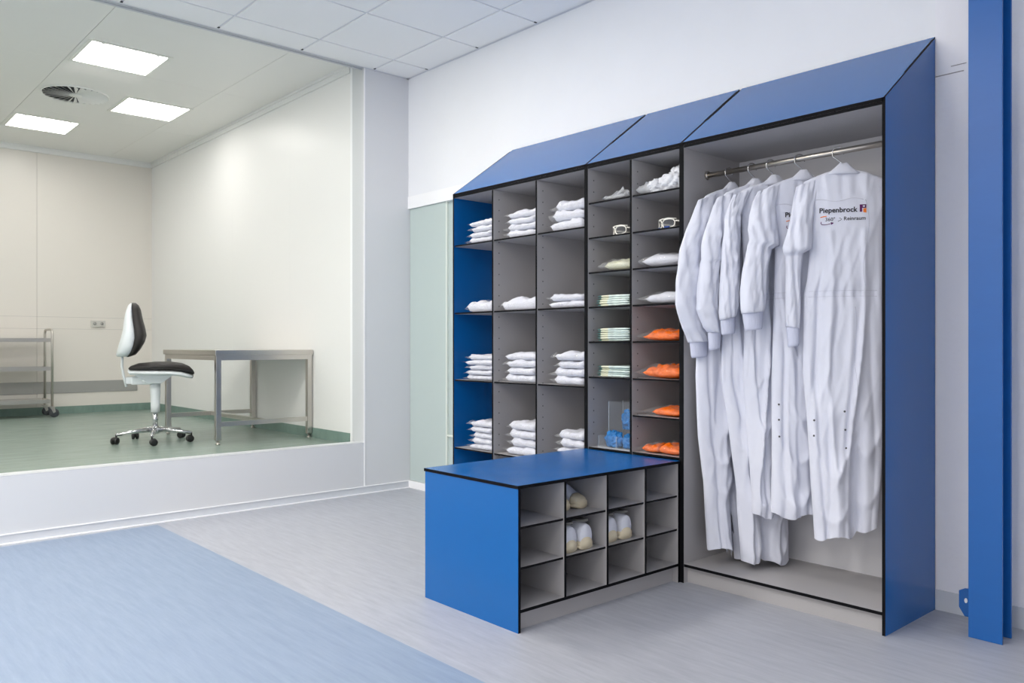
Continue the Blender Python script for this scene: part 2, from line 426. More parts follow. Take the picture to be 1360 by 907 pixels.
def slanted_side(name, parent, x0, x1, fa, fb):
    pts = [(YF, 0), (YB2, 0), (YB2, ZP-.013), (YF, ZT+.0015)]
    m = MB(); n = 4
    v = [(x0, *p) for p in pts]+[(x1, *p) for p in pts]
    m.add(v, [(3, 2, 1, 0), (4, 5, 6, 7), (0, 1, 5, 4), (1, 2, 6, 5), (2, 3, 7, 6), (3, 0, 4, 7)], [fa, fb, 1, 1, 1, 1])
    return m.build(name, PM, parent)
def roof(parent, x0, x1):
    a = math.atan2(ZP-ZT, YW-.01-YF); ny, nz_ = -math.sin(a)*.012, math.cos(a)*.012
    p = [(YF, ZT-.012), (YW-.008, ZP-.012), (YW-.008, ZP+.002), (YF, ZT+.002)]
    m = MB(); v = [(x0, *q) for q in p]+[(x1, *q) for q in p]
    m.add(v, [(3, 2, 1, 0), (4, 5, 6, 7), (0, 1, 5, 4), (1, 2, 6, 5), (2, 3, 7, 6), (3, 0, 4, 7)], [1, 1, 0, 1, 2, 1])
    return m.build('roof_panel', PM, parent)
def module(label, x0, x1, blue_left=False, blue_right=False, zdeck=.085):
    t = thing('wardrobe' if 'wardrobe' in label else 'shelf_cabinet', label, 'cabinet', ((x0+x1)/2, YF, 0))
    l = slanted_side('side_panel', t, x0, x0+TH, 2, 2 if blue_left else 0)
    r = slanted_side('side_panel', t, x1-TH, x1, 0, 2)
    roof(t, x0+.008, x1-.008)
    panel('top_panel', t, x0+TH, x1-TH, YF+.0005, YB2, ZT-.025, ZT-.012)
    panel('back_panel', t, x0+TH, x1-TH, YB2-.012, YB2, .0, ZT-.026, 3 if 'wardrobe' in label else 0)
    panel('bottom_panel', t, x0+TH, x1-TH, YF+.001, YB2-.012, zdeck-.013, zdeck)
    m = MB(); m.box(x0+TH, x1-TH, YF+.03, YF+.042, 0, zdeck-.013); m.build('kick_plate', 'hpl_grey', t)
    return t, l, r
A0, A1, A2, A3 = -4.084, -2.9365, -2.324, -1.371
cabA, la, ra = module('wide blue roofed shelf cabinet with three columns of bagged white clothing', A0, A1, blue_left=True)
cabB, lb, rb = module('narrow grey two column shelf cabinet with goggles and orange bags', A1, A2)
cabC, lc, rc = module('tall blue wardrobe holding a rail of white coveralls', A2, A3, zdeck=.09)
# left cabinet: dividers and shelves
xd = [A0+TH, -3.6965, -3.318, A1-TH]
OA = ORG[cabA.name]; OB = ORG[cabB.name]
pz = [.2+.064*k for k in range(29)]
for x in xd[1:3]:
    d = panel('divider', cabA, x-TH/2, x+TH/2, YF, YB2-.012, .085, ZT-.026)
    pins(d, OA, x+TH/2, YF+.045, [z for z in pz if z < ZT-.05], 1)
ZSA = [1.749, 1.324, .902, .475]
TS = .009
bayA = [(xd[0], xd[1]-TH/2), (xd[1]+TH/2, xd[2]-TH/2), (xd[2]+TH/2, xd[3])]
for z in ZSA:
    for (a, b) in bayA: panel('shelf', cabA, a, b, YF+.006, YB2-.012, z-TS, z)
# middle cabinet
xm = -2.6325
d = panel('divider', cabB, xm-TH/2, xm+TH/2, YF, YB2-.012, .085, ZT-.026)
pzb = [.65+.061*k for k in range(24)]
pins(d, OB, xm+TH/2, YF+.045, [z for z in pzb if z < ZT-.05], 1)
pins(lb, OB, A1+TH, YF+.045, [z for z in pzb if z < ZT-.05], 1)
bayB = [(A1+TH, xm-TH/2), (xm+TH/2, A2-TH)]
ZL = [1.868, 1.685, 1.503, 1.321, 1.139, .955, .585]
ZR = [1.868, 1.685, 1.503, 1.321, 1.139, .955, .771, .587]
for z in ZL: panel('shelf', cabB, *bayB[0], YF+.006, YB2-.012, z-TS, z)
for z in ZR: panel('shelf', cabB, *bayB[1], YF+.006, YB2-.012, z-TS, z)
# wardrobe rail
RY, RZ = 3.343, 1.943
m = MB(); m.tube([(A2+TH+.004, RY, RZ), (A3-TH-.004, RY, RZ)], .0125, 18); rail = m.build('clothes_rail', 'steel', cabC)
OC = ORG[cabC.name]
for x in (A2+TH, A3-TH-.008):
    m = MB(); m.tube([(x, RY, RZ), (x+.008, RY, RZ)], .021, 18); link('rail_flange', m.mesh('rail_flange', 'steel', OC), rail)

# bench with shoe compartments
BX0, BX1, BY0, BY1, BZ = -2.947, -2.333, 2.121, 3.152, .574
bench = thing('shoe_bench', 'low blue bench with grey shoe compartments in front of the cabinets', 'bench', ((BX0+BX1)/2, BY0, 0))
panel('top_panel', bench, BX0-.004, BX1+.003, BY0-.004, BY1, BZ-.013, BZ, 2, 2)
panel('end_panel', bench, BX0, BX1, BY0, BY0+TH, 0, BZ-.0135, 2, 0)
panel('end_panel', bench, BX0, BX1, BY1-TH, BY1, 0, BZ-.0135, 0, 2)
panel('back_panel', bench, BX0, BX0+TH, BY0+TH, BY1-TH, 0, BZ-.0135, 2, 0)
by = [BY0+TH, 2.3815, 2.641, 2.8985, BY1-TH]
panel('bottom_panel', bench, BX0+TH, BX1, BY0+TH, BY1-TH, .077, .09)
m = MB(); m.box(BX1-.045, BX1-.033, BY0+TH, BY1-TH, 0, .077); m.build('kick_plate', 'hpl_grey', bench)
# partition wall between the two sides of the bench
panel('back_panel', bench, BX1-.41, BX1-.397, BY0+TH, BY1-TH, .09, BZ-.0135)
for y in by[1:4]: panel('divider', bench, BX1-.397, BX1, y-TH/2, y+TH/2, .09, BZ-.0135)
for i in range(4):
    a = by[i]+(TH/2 if i else 0); b = by[i+1]-(TH/2 if i < 3 else 0)
    for z in (.253, .411): panel('shelf', bench, BX1-.397, BX1-.006, a, b, z-TS, z)

# blue steel H column
bm = thing('steel_column', 'blue painted steel I beam column at the right edge', 'column', (-1.098, 3.44, 0))
m = MB(); m.box(-1.157, -1.040, 3.386, 3.396, 0, 3.205); m.build('flange', 'steel_blue', bm, .0015)
m = MB(); m.box(-1.157, -1.040, 3.486, 3.496, 0, 3.205); m.build('flange', 'steel_blue', bm, .0015)
m = MB(); m.box(-1.102, -1.094, 3.396, 3.486, 0, 3.205); m.build('web', 'steel_blue', bm)
hole = [(-1.200+.006*math.cos(2*pi*k/10), .108+.010*math.sin(2*pi*k/10)) for k in range(10)]
m = MB(); m.prism([(-1.226, .143), (-1.226, .078), (-1.205, .045), (-1.15, .045), (-1.15, .16), (-1.205, .155)], 1, 3.488, 3.494); pl = m.build('bracket_plate', 'steel_blue', bm)
m = MB(); m.prism(hole, 1, 3.4865, 3.4885); link('bolt_hole', m.mesh('bolt_hole', 'wall_paint', ORG[bm.name]), pl)

# ------------------------------------------------------------------ coveralls on hangers
def interp(tab, z):
    tab = sorted(tab)
    if z <= tab[0][0]: return tab[0][1]
    for (a, p), (b, q) in zip(tab, tab[1:]):
        if z <= b:
            t = (z-a)/(b-a); return p+(q-p)*t
    return tab[-1][1]
def sstep(a, b, x):
    t = min(1, max(0, (x-a)/(b-a))); return t*t*(3-2*t)
class Coverall:
    def __init__(s, seed, left, right, hemL, hemR, smid, mids, flat=False, gap=0):
        s.seed = seed; s.left = left; s.right = right; s.hemL = hemL; s.hemR = hemR; s.smid = smid; s.flat = flat; s.gap = gap
        rnd = random.Random(seed)
        s.folds = []; s.diag = [(rnd.uniform(-.1, .12), rnd.uniform(.55, 1.1), (1 if seed % 2 else -1)*rnd.uniform(.25, .6), rnd.uniform(.007, .012), rnd.uniform(.004, .010)) for _ in range(3)]
        s.diag += [(rnd.uniform(-.12, .14), rnd.uniform(1.2, 1.6), rnd.choice((-1, 1))*rnd.uniform(.15, .5), rnd.uniform(.006, .010), rnd.uniform(.003, .007)) for _ in range(5)]
        for k in range(9):
            s.folds.append((-.17+.34*(k+rnd.random()*.8)/9, rnd.uniform(-.07, .07), rnd.uniform(.008, .02), rnd.uniform(.006, .017)*(1 if k % 2 else -.7), rnd.uniform(1.0, 1.5), rnd.random()))
    def top(s, y):
        a = abs(y-.02); return 1.868-.07*min(1, a/.2)**1.5-.02*max(0, a-.16)/.06
    def bot(s, y):
        t = sstep(-.012, .012, y-s.smid)
        b = s.hemL+(s.hemR-s.hemL)*t
        return b+.012*math.sin(y*38+s.seed)+(.008*nz(y*20, s.seed, 3))
    def fold(s, y, z):
        f = 0
        la, rb_ = s.span(z)
        for (y0, sl, w, A, zs, ph) in s.folds:
            d = (y-(y0+sl*(1.5-z)+.012*math.sin(z*6+ph*6)))/w
            a = A*(sstep(zs+.45, zs-.55, z)*.9+.2)
            f += 1.9*(1-.5*sstep(.75, .5, z))*a*math.exp(-(abs(d)**1.25)*1.2)
        for (y0, z0, k, w, A) in s.diag:                      # long slanting creases
            d = ((y-y0)-k*(z-z0))/w
            f += A*math.exp(-abs(d)*1.3)*sstep(.42, .15, abs(z-z0))
        # catenary drapes over the lower legs
        kn = sstep(.95, .72, z)
        for yc, ph in (((la+s.smid)/2, 0.), ((rb_+s.smid)/2, 1.7)):
            q = (y-yc)/.075
            if abs(q) < 1.3:
                ar = (z-.11*q*q-.03*q)*16+ph+1.4*nz(y*5, z*3, s.seed)
                f += kn*.022*(1-abs(math.sin(ar)))**1.8*max(0, 1-abs(q)**3*.45)*(.5+.9*abs(nz(z*4, yc*9, s.seed+1)))
        f += kn*.011*nz(y*9+z*5, z*7-y*4, s.seed*1.7)+.007*(.4-abs(nz(y*8-z*6, z*5+y*5, s.seed*2.3+9)))
        f += .007*nz(y*11, z*3.2, s.seed)+.003*nz(y*36, z*11, s.seed+4)
        e = y-la
        f -= .013*math.exp(-((e-.048-.006*math.sin(z*5+s.seed))/.008)**2)*sstep(1.55, 1.3, z)
        # gathered waist
        g = math.exp(-((z-1.337)/.022)**2)
        f += g*(.0035*math.sin(y*170+5*nz(y*25, 1, s.seed))-.006)
        f += .004*math.sin(y*120+4*nz(y*20, 2, s.seed))*sstep(.14, .02, abs(z-1.337))*(1-g)
        if s.flat:
            q = sstep(.15, .10, abs(y-.012))*sstep(.09, .06, abs(z-1.675)); f = f*(1-.85*q)
        return f
    def prof(s, u, y, z):
        T = interp([(.05, .05), (.5, .05), (1.0, .046), (1.337, .034), (1.5, .042), (1.7, .038), (1.8, .02), (1.88, .010)], z)
        p = max(0., 1-abs(u)**2.6)**.55
        t = T*p
        leg = sstep(.92, .55, z)
        d = (y-s.smid)/.028
        t *= 1-leg*.93*math.exp(-d*d)
        return t, p
    def span(s, z): return interp(s.left, z), interp(s.right, z)
    def front(s, y, z):
        a, b = s.span(z); c = (a+b)/2; h = (b-a)/2; u = max(-1, min(1, (y-c)/h))
        t, p = s.prof(u, y, z); return t+s.fold(y, z)*p**.6
    def body(s, parent, NU=56, NV=120):
        m = MB(); vs = []; us = [-math.cos(pi*i/NU) for i in range(NU+1)]
        us = [(.55*a+.45*(-1+2*i/NU)) for i, a in enumerate(us)]
        def pt(u, k, side):
            v = k/NV
            # shape of the column: iterate height with the outline
            z = 1.84-v*1.6
            for _ in range(3):
                a, b = s.span(z); y = (a+b)/2+(b-a)/2*u
                z = s.top(y)+v*(s.bot(y)-s.top(y))
            t, p = s.prof(u, y, z)
            f = s.fold(y, z)*p**.6
            if s.gap:                                         # the trouser legs part towards the hem
                d = y-s.smid; k = sstep(s.gap, s.gap-.15, z)*.013
                f *= 1-sstep(s.gap+.1, s.gap-.05, z)*math.exp(-(d/.02)**2)
                y += math.copysign(k, d)*math.exp(-abs(d)/.03)
            return (t+f, y, z) if side > 0 else (-t+f*.55, y, z)
        ring = [(u, 1) for u in us]+[(u, -1) for u in us[-2:0:-1]]
        n = len(ring)
        for k in range(NV+1):
            for (u, sd) in ring: vs.append(pt(u, k, sd))
        fs = []
        for k in range(NV):
            for i in range(n):
                j = (i+1) % n
                q = (k*n+i, k*n+j, (k+1)*n+j, (k+1)*n+i)
                if s.gap:
                    zc = sum(vs[x][2] for x in q)/4; yc = sum(vs[x][1] for x in q)/4
                    ys = [vs[x][1] for x in q]
                    if zc < s.gap and min(ys) < s.smid < max(ys): continue
                fs.append(q)
        # close the shoulders
        for i in range(1, NU):
            o = (n-i) % n
            if i < NU-0:
                a, b = i, i+1; c, d = (n-i-1) % n, (n-i) % n
                if b <= NU: fs.append((a, d, c, b) if b < NU else (a, d, b))
        fs.append((0, n-1, 1))
        m.add(vs, fs, 0, True)
        return m.build('suit_body', 'fabric_white', parent, world=False)
    def seam(s, parent, pts, name='seam', r=.0014):
        P = [(s.front(y, z)+.0008, y, z) for (y, z) in pts]
        m = MB(); m.tube(P, r, 5); return m.build(name, 'seam', parent, world=False)
def sleeve(parent, rows, cuff, seed, nr=36):
    """rows: (s, z, half width, normal offset); returns sleeve part with cuff part"""
    P = []
    for (a, b) in zip(rows, rows[1:]):
        L = max(2, int(abs(a[1]-b[1])/.008))
        for k in range(L): P.append(tuple(a[i]+(b[i]-a[i])*k/L for i in range(4)))
    P.append(rows[-1])
    R = []
    for (y, z, w, nx) in P:
        r = []
        th = min(.034, w*.62)*(.05+.95*sstep(-.02, .14, rows[0][1]-z)); sh = (1 if rows[0][0] < 0 else -1)*.36*sstep(.30, .02, rows[0][1]-z)
        for k in range(nr):
            a = 2*pi*k/nr; c, d = math.cos(a), math.sin(a)
            cr = .013*(1-2.2*abs(nz(c*1.5+seed+z*4, d*.5, z*5+c*1.8)))+.007*(1-2.2*abs(nz(c*2.4-z*7, seed, z*4-c*2.5)))+.003*nz(c*6, seed, z*30)
            yy = y+w*c*(1+.10*nz(seed, z*8, (1 if c > 0 else 4)))
            xx = nx+th*d*abs(d)**.25+cr*abs(d)**.6*(1 if d > 0 else -.5)*min(1, w/.04)
            zz = z+.03*c*nz(seed*3, z*6, 1)*sstep(0, .15, rows[0][1]-z)+sh*w*c
            r.append((xx, yy, zz))
        R.append(r)
    m = MB(); m.rings(R); o = m.build('sleeve', 'fabric_white', parent, world=False)
    (y0, z0, w0), (y1, z1, w1) = cuff; nx = rows[-1][3]
    R = []
    for k in range(9):
        t = k/8; y = y0+(y1-y0)*t; z = z0+(z1-z0)*t; w = w0+(w1-w0)*t
        if k == 8: w *= .93
        R.append([(nx+.55*w*math.sin(2*pi*i/48)*(1+.03*math.cos(i*pi)), y+w*math.cos(2*pi*i/48)*(1+.03*math.cos(i*pi)), z+.004*math.cos(2*pi*i/48)) for i in range(48)])
    m = MB(); m.rings(R); m.build('cuff', 'cuff_knit', parent, world=False)
    return o
def text_mesh(body, size, bold=0.):
    cu = bpy.data.curves.new('print_text', 'FONT'); cu.body = body; cu.size = size; cu.offset = bold; cu.resolution_u = 3
    o = bpy.data.objects.new('print_text', cu); COL.objects.link(o)
    bpy.context.view_layer.update()
    me = bpy.data.meshes.new_from_object(o.evaluated_get(bpy.context.evaluated_depsgraph_get()))
    bpy.data.objects.remove(o, do_unlink=True); bpy.data.curves.remove(cu)
    v = [tuple(p.co) for p in me.vertices]; f = [tuple(p.vertices) for p in me.polygons]
    return v, f
def place_print(cov, parent, name, v, f, y0, z0, width, material, sx=None):
    xs = [p[0] for p in v]; k = width/(max(xs)-min(xs)); mx = min(xs)
    ky = k if sx is None else sx
    V = []
    for p in v:
        y = y0+(p[0]-mx)*k; z = z0+p[1]*ky
        V.append((cov.front(y, z)+.0016, y, z))
    m = MB(); m.add(V, f); return m.build(name, material, parent, world=False)
def poly_print(cov, parent, name, pts, material, lift=.0016):
    V = [(cov.front(y, z)+lift, y, z) for (y, z) in pts]
    m = MB(); m.add(V, [tuple(range(len(V)))]); return m.build(name, material, parent, world=False)
def stroke(pts, w):
    """thin ribbon polygon along pts"""
    L = []; R = []
    for i, p in enumerate(pts):
        a = pts[max(i-1, 0)]; b = pts[min(i+1, len(pts)-1)]
        dx, dy = b[0]-a[0], b[1]-a[1]; l = math.hypot(dx, dy) or 1
        L.append((p[0]-dy/l*w, p[1]+dx/l*w)); R.append((p[0]+dy/l*w, p[1]-dx/l*w))
    return L, R
def ribbon(cov, parent, name, pts, w, material):
    L, R = stroke(pts, w); m = MB(); V = [(cov.front(y, z)+.0016, y, z) for (y, z) in L+R]; n = len(L)
    m.add(V, [(i, n+i, n+i+1, i+1) for i in range(n-1)]); return m.build(name, material, parent, world=False)
def back_print(cov, t):
    v, f = text_mesh('Piepenbrock', .03, .0007)
    place_print(cov, t, 'lettering', v, f, -.078, 1.6795, .15, 'print_black')
    y0, z0, a = .080, 1.678, .026
    poly_print(cov, t, 'emblem', [(y0, z0), (y0+a*.36, z0), (y0+a*.36, z0+a*1.2), (y0, z0+a*1.2)], 'print_purple')
    poly_print(cov, t, 'emblem', [(y0+a*.36, z0+a*.62), (y0+a, z0+a*.62), (y0+a, z0+a*1.2), (y0+a*.36, z0+a*1.2)], 'print_purple', .0015)
    poly_print(cov, t, 'emblem', [(y0+a*.46, z0+a*.8), (y0+a*.78, z0+a*.8), (y0+a*.78, z0+a*1.02), (y0+a*.46, z0+a*1.02)], 'fabric_white', .0021)
    poly_print(cov, t, 'emblem', [(y0+a*.52, z0-.002), (y0+a, z0-.004), (y0+a, z0+a*.6), (y0+a*.52, z0+a*.5)], 'print_orange', .0019)
    v, f = text_mesh('360°', .022, .0001); place_print(cov, t, 'lettering', v, f, -.055, 1.6435, .038, 'print_black')
    v, f = text_mesh('Reinraum', .025, .0002); place_print(cov, t, 'lettering', v, f, .018, 1.6445, .085, 'print_black')
    ribbon(cov, t, 'orange_dash', [(-.0744, 1.6607), (-.0638, 1.6633), (-.0498, 1.665)], .0017, 'print_orange')
    ribbon(cov, t, 'arrow', [(-.0709, 1.6422), (-.0726, 1.6352), (-.0691, 1.6299), (-.0603, 1.6285), (-.0463, 1.6296), (-.0340, 1.6326)], .0013, 'print_purple')
    poly_print(cov, t, 'arrow_head', [(-.0345, 1.639), (-.0325, 1.627), (-.0215, 1.6355)], 'print_purple')
    ribbon(cov, t, 'arrow', [(-.0006, 1.6554), (.0047, 1.6536), (.0095, 1.65), (.0047, 1.6457), (-.0059, 1.6404)], .0009, 'print_black')
def snaps(cov, t, pts):
    m0 = MB(); m0.tube([(0, 0, 0), (.003, 0, 0)], [.0048, .0036], 10); me = m0.mesh('snap_button', 'snap')
    for (y, z) in pts: link('snap_button', me, t, loc=(cov.front(y, z)-.0005, y, z))
def hanger(x, al, label):
    t = thing('coat_hanger', label, 'hanger', (x, RY, RZ), -rad(al), group='hangers on the steel rail')
    m = MB(); R = .0235; P = []
    for k in range(15):
        a = rad(-20+k*15.5); P.append((0, R*math.cos(a), R*math.sin(a)-.004))
    P += [(0, -.021, -.02), (0, -.004, -.034), (0, .012, -.046), (0, .019, -.056), (0, .02, -.11)]
    m.tube(P, .0026, 8); m.build('hook', 'hook_steel', t, world=False)
    m = MB(); m.tube([(0, -.13, -.165), (0, -.08, -.137), (0, .02, -.1), (0, .12, -.137), (0, .17, -.165)], [.006, .007, .008, .007, .006], 8); m.build('shoulder_bar', 'white_trim', t, world=False)
    return t
def collar(t, seed):
    R = []
    for (z, w, d) in ((1.845, .075, .03), (1.862, .05, .024), (1.877, .034, .018), (1.892, .019, .011), (1.894, .014, .008)):
        R.append([(d*math.sin(2*pi*k/24)*(1+.1*nz(k*.7, z*30, seed)), .02+w*math.cos(2*pi*k/24), z-1.943+RZ+.004*nz(k*.5, seed, 2)) for k in range(24)])
    m = MB(); m.rings(R); m.build('collar', 'fabric_white', t, world=False)
GARM = [
 dict(x=-2.19, al=12, left=[(1.9, -.15), (1.7, -.16), (1.35, -.19), (.98, -.205), (.7, -.19), (.5, -.160), (.1, -.126)], right=[(1.9, .2), (1.6, .17), (1.33, .15), (1.0, .165), (.5, .165), (.1, .172)], hl=.165, hr=.108, smid=.008, gap=.32,
      sl=[(-.135, 1.812, .055, 0), (-.16, 1.77, .058, .004), (-.20, 1.68, .064, .012), (-.242, 1.55, .08, .02), (-.258, 1.4, .088, .022), (-.258, 1.31, .084, .022), (-.235, 1.2, .072, .02), (-.208, 1.135, .056, .018)], cuff=((-.206, 1.14, .05), (-.202, 1.065, .044)),
      snaps=[], label='white coverall farthest left on the rail, longest legs', lab='leftmost hanger hook on the rail'),
 dict(x=-2.065, al=22, left=[(1.9, -.15), (1.7, -.16), (1.35, -.16), (.98, -.166), (.5, -.09), (.1, -.06)], right=[(1.9, .2), (1.6, .17), (1.33, .15), (1.0, .175), (.5, .19), (.1, .2)], hl=.13, hr=.108, smid=.045, gap=0,
      sl=[(-.135, 1.812, .055, 0), (-.158, 1.77, .058, .004), (-.195, 1.68, .058, .012), (-.222, 1.56, .06, .022), (-.226, 1.505, .062, .026), (-.235, 1.49, .055, .018), (-.246, 1.40, .055, .015), (-.25, 1.29, .056, .015), (-.228, 1.2, .044, .016), (-.216, 1.175, .036, .016)], cuff=((-.215, 1.18, .033), (-.214, 1.1, .028)),
      snaps=[], label='white coverall second from the left on the rail, legs reaching almost to the wardrobe floor', lab='second hanger hook from the left on the rail'),
 dict(x=-1.969, al=28, left=[(1.9, -.15), (1.7, -.15), (1.35, -.13), (.98, -.138), (.5, -.10), (.1, -.085)], right=[(1.9, .2), (1.6, .16), (1.33, .14), (1.0, .15), (.5, .15), (.1, .14)], hl=.352, hr=.345, smid=.02, gap=0,
      sl=[(-.14, 1.812, .05, 0), (-.165, 1.77, .045, .004), (-.2, 1.69, .038, .012), (-.212, 1.5, .042, .018), (-.22, 1.34, .049, .02), (-.226, 1.27, .045, .018), (-.226, 1.24, .038, .018)], cuff=((-.226, 1.245, .035), (-.224, 1.168, .031)),
      snaps=[], label='white coverall hanging in the middle of the five, narrow sleeve', lab='middle hanger hook on the rail'),
 dict(x=-1.829, al=38, left=[(1.9, -.15), (1.75, -.14), (1.55, -.11), (1.35, -.115), (.98, -.126), (.6, -.125), (.38, -.13)], right=[(1.9, .2), (1.6, .17), (1.33, .15), (1.0, .16), (.5, .15), (.1, .14)], hl=.372, hr=.392, smid=.08, gap=0,
      sl=[(-.135, 1.815, .053, 0), (-.155, 1.77, .056, .004), (-.175, 1.71, .056, .012), (-.176, 1.62, .066, .022), (-.172, 1.565, .068, .028), (-.188, 1.55, .054, .018), (-.205, 1.45, .055, .015), (-.216, 1.35, .057, .015), (-.218, 1.28, .052, .016), (-.218, 1.262, .048, .016)], cuff=((-.218, 1.266, .046), (-.214, 1.186, .038)),
      snaps=[(-.104, .86), (-.104, .793), (-.104, .72), (.02, .89), (.02, .82), (.02, .75)], label='white coverall second from the right, print half hidden by a sleeve', lab='second hanger hook from the right on the rail'),
 dict(x=-1.653, al=56, left=[(1.9, -.15), (1.75, -.13), (1.52, -.115), (1.4, -.125), (1.34, -.138), (1.0, -.142), (.8, -.125), (.5, -.108), (.3, -.095)], right=[(1.9, .2), (1.6, .185), (1.34, .178), (1.0, .18), (.7, .178), (.5, .165), (.3, .15)], hl=.303, hr=.345, smid=.062, gap=0,
      sl=[(-.122, 1.818, .046, 0), (-.132, 1.77, .046, .005), (-.143, 1.71, .046, .012), (-.158, 1.62, .053, .024), (-.166, 1.545, .062, .034), (-.166, 1.522, .058, .034), (-.178, 1.505, .038, .018), (-.183, 1.42, .031, .012), (-.184, 1.25, .030, .012), (-.184, 1.196, .027, .012)], cuff=((-.184, 1.2, .026), (-.181, 1.114, .023)),
      snaps=[(-.1, .801), (-.1, .735), (.018, .842), (.021, .765), (.024, .689)], label='white coverall nearest the right panel with the full black back print', lab='rightmost hanger hook on the rail'),
]
for k, g in enumerate(GARM):
    hanger(g['x'], g['al'], 'steel wire coat hanger, '+g['lab'])
    cov = Coverall(11+k*7, g['left'], g['right'], g['hl'], g['hr'], g['smid'], None, flat=(k >= 3), gap=g['gap'])
    t = thing('coverall', g['label'], 'coverall', (g['x'], RY, 0), -rad(g['al']), group='coveralls on the rail')
    cov.body(t)
    sleeve(t, g['sl'], g['cuff'], 3.1*k+1)
    rs = [(.15, 1.785, .045, 0), (.19, 1.68, .045, -.008), (.205, 1.55, .045, -.01), (.208, 1.4, .043, -.01), (.2, 1.24, .036, -.01)]
    if k == 4: rs = [(.15, 1.785, .045, 0), (.185, 1.68, .04, -.025), (.19, 1.55, .04, -.04), (.185, 1.4, .04, -.045), (.175, 1.24, .036, -.045)]
    sleeve(t, rs, ((rs[-1][0], 1.245, .034), (rs[-1][0]-.004, 1.165, .03)), 3.1*k+2)
    collar(t, k+.5)
    cov.seam(t, [(-.115+.21*i/24, 1.732+.006*math.sin(i*.4)) for i in range(25)], 'yoke_seam', .001)
    for dz in (-.012, .012): cov.seam(t, [(-.12+.27*i/40, 1.337+dz) for i in range(41)], 'waist_seam', .001)
    if k >= 3:
        cov.seam(t, [(.104+.012*math.sin(i*.2), 1.73-.36*i/30) for i in range(31)], 'back_pleat_seam', .001)
        back_print(cov, t)
    a = g['hl']
    cov.seam(t, [(g['smid']-.0+.004*math.sin(i*.3), 1.28-.5*i/40) for i in range(41)], 'centre_seam', .001)
    snaps(cov, t, g['snaps'])

# ------------------------------------------------------------------ bagged clothing on the shelves
def pillow(nx, ny, w, d, t, seed, amp=.12, fx=9., rim=.4, ex=5., pw=.5, skew=0.):
    """closed cushion: width w (x), depth d (y), height t"""
    m = MB(); top = []; bot = []
    for j in range(ny+1):
        for i in range(nx+1):
            u, v = -1+2*i/nx, -1+2*j/ny
            p = max(0, 1-abs(u)**ex)**pw*max(0, 1-abs(v)**ex)**pw
            edge = 1+.07*nz(u*2.3, v*2.3, seed)+.03*nz(u*7, v*7, seed+2)
            x, y = u*w/2*edge, v*d/2*edge
            h = amp*t*(nz(x*fx*4, y*fx*4, seed*3)+.6*nz(x*fx*11, y*fx*11, seed*5))
            top.append((x, y, t*rim+(t*(1-rim)*.85+h+skew*t*u)*p)); bot.append((x, y, t*rim*(1-p)+.02*t*p))
    n = (nx+1)
    vs = top+[]; idx = {}
    for j in range(ny+1):
        for i in range(nx+1):
            if i in (0, nx) or j in (0, ny): idx[(i, j)] = j*n+i
            else: idx[(i, j)] = len(vs); vs.append(bot[j*n+i])
    fs = []
    for j in range(ny):
        for i in range(nx):
            fs.append((j*n+i, j*n+i+1, (j+1)*n+i+1, (j+1)*n+i))
            fs.append((idx[(i, j+1)], idx[(i+1, j+1)], idx[(i+1, j)], idx[(i, j)]))
    m.add(vs, fs, 0, True)
    return m
CLOTH = [pillow(20, 22, .25, .34, .045, 1.3+2.1*k, amp=.3, fx=3.6, rim=.45, ex=14, pw=.42).mesh('folded_garment', 'folded_white') for k in range(5)]
def bag_mesh(seed):
    m = pillow(18, 14, .30, .37, .045, seed, amp=.4, fx=6., rim=.45, ex=4)
    r = random.Random(seed*100)
    q = [r.uniform(-.2, .2), r.uniform(.12, .3)]
    # the loose flap of film at the left end runs out into a crumpled point
    V = []
    for (x, y, z) in m.v:
        if x < -.1:
            k = (-.1-x)/.05; x -= k*.022*(1+math.sin(y*25+seed)); z += k*.010*math.sin(y*30+seed*2)
        V.append((x, y, max(.0005, z)))
    m.v = V
    return m.mesh('plastic_bag', 'film')
BAGS = [bag_mesh(2.7+1.9*k) for k in range(5)]
PK = [0]
BX = [(min(v.co.x for v in b.vertices), max(v.co.x for v in b.vertices)) for b in BAGS]
def pack(x0, x1, z, t, label, group, lo, y=YF+.008):
    """one bagged folded garment, its front edge just behind the shelf edge"""
    k = PK[0] % 5; PK[0] += 1
    r = random.Random(PK[0]*13)
    w = x1-x0
    sx = w/.25
    T = thing('garment_pack', label, 'clothing pack', (x0+w/2+r.uniform(-.003, .003), y+.18+r.uniform(0, .01), z), r.uniform(-.03, .03), group)
    link('folded_garment', CLOTH[k], T, scale=(sx, 1, t/.040))
    lf = min(.060, x0-lo-.004)          # film sticking out at the left
    k2 = (k*2+1) % 5; bw = BX[k2]; W_ = w+lf+.004; c_ = W_/(bw[1]-bw[0])
    link('plastic_bag', BAGS[k2], T, loc=(w/2+.004-bw[1]*c_, 0, 0), scale=(c_, .96, t/.043))
    return T
SHN = ['top shelf', 'second shelf', 'third shelf', 'fourth shelf']
BYN = ['blue walled left column', 'middle column', 'right column']
ORD = {1: ['only pack'], 2: ['lower pack', 'upper pack'], 3: ['bottom pack', 'middle pack', 'topmost pack'], 4: ['bottom pack', 'second pack from below', 'third pack from below', 'topmost pack'],
       5: ['bottom pack', 'second pack from below', 'middle pack', 'fourth pack from below', 'topmost pack']}
STK = {(0, 0): (4, -3.955, .135), (0, 1): (4, -3.605, .15), (0, 2): (3, -3.225, .158),
       (1, 0): (1, -3.985, .062), (1, 1): (1, -3.645, .062), (1, 2): (2, -3.24, .072),
       (2, 0): (5, -3.985, .155), (2, 1): (4, -3.615, .17), (2, 2): (4, -3.205, .175),
       (3, 0): (5, -3.94, .175), (3, 1): (4, -3.6, .195), (3, 2): (4, -3.19, .17)}
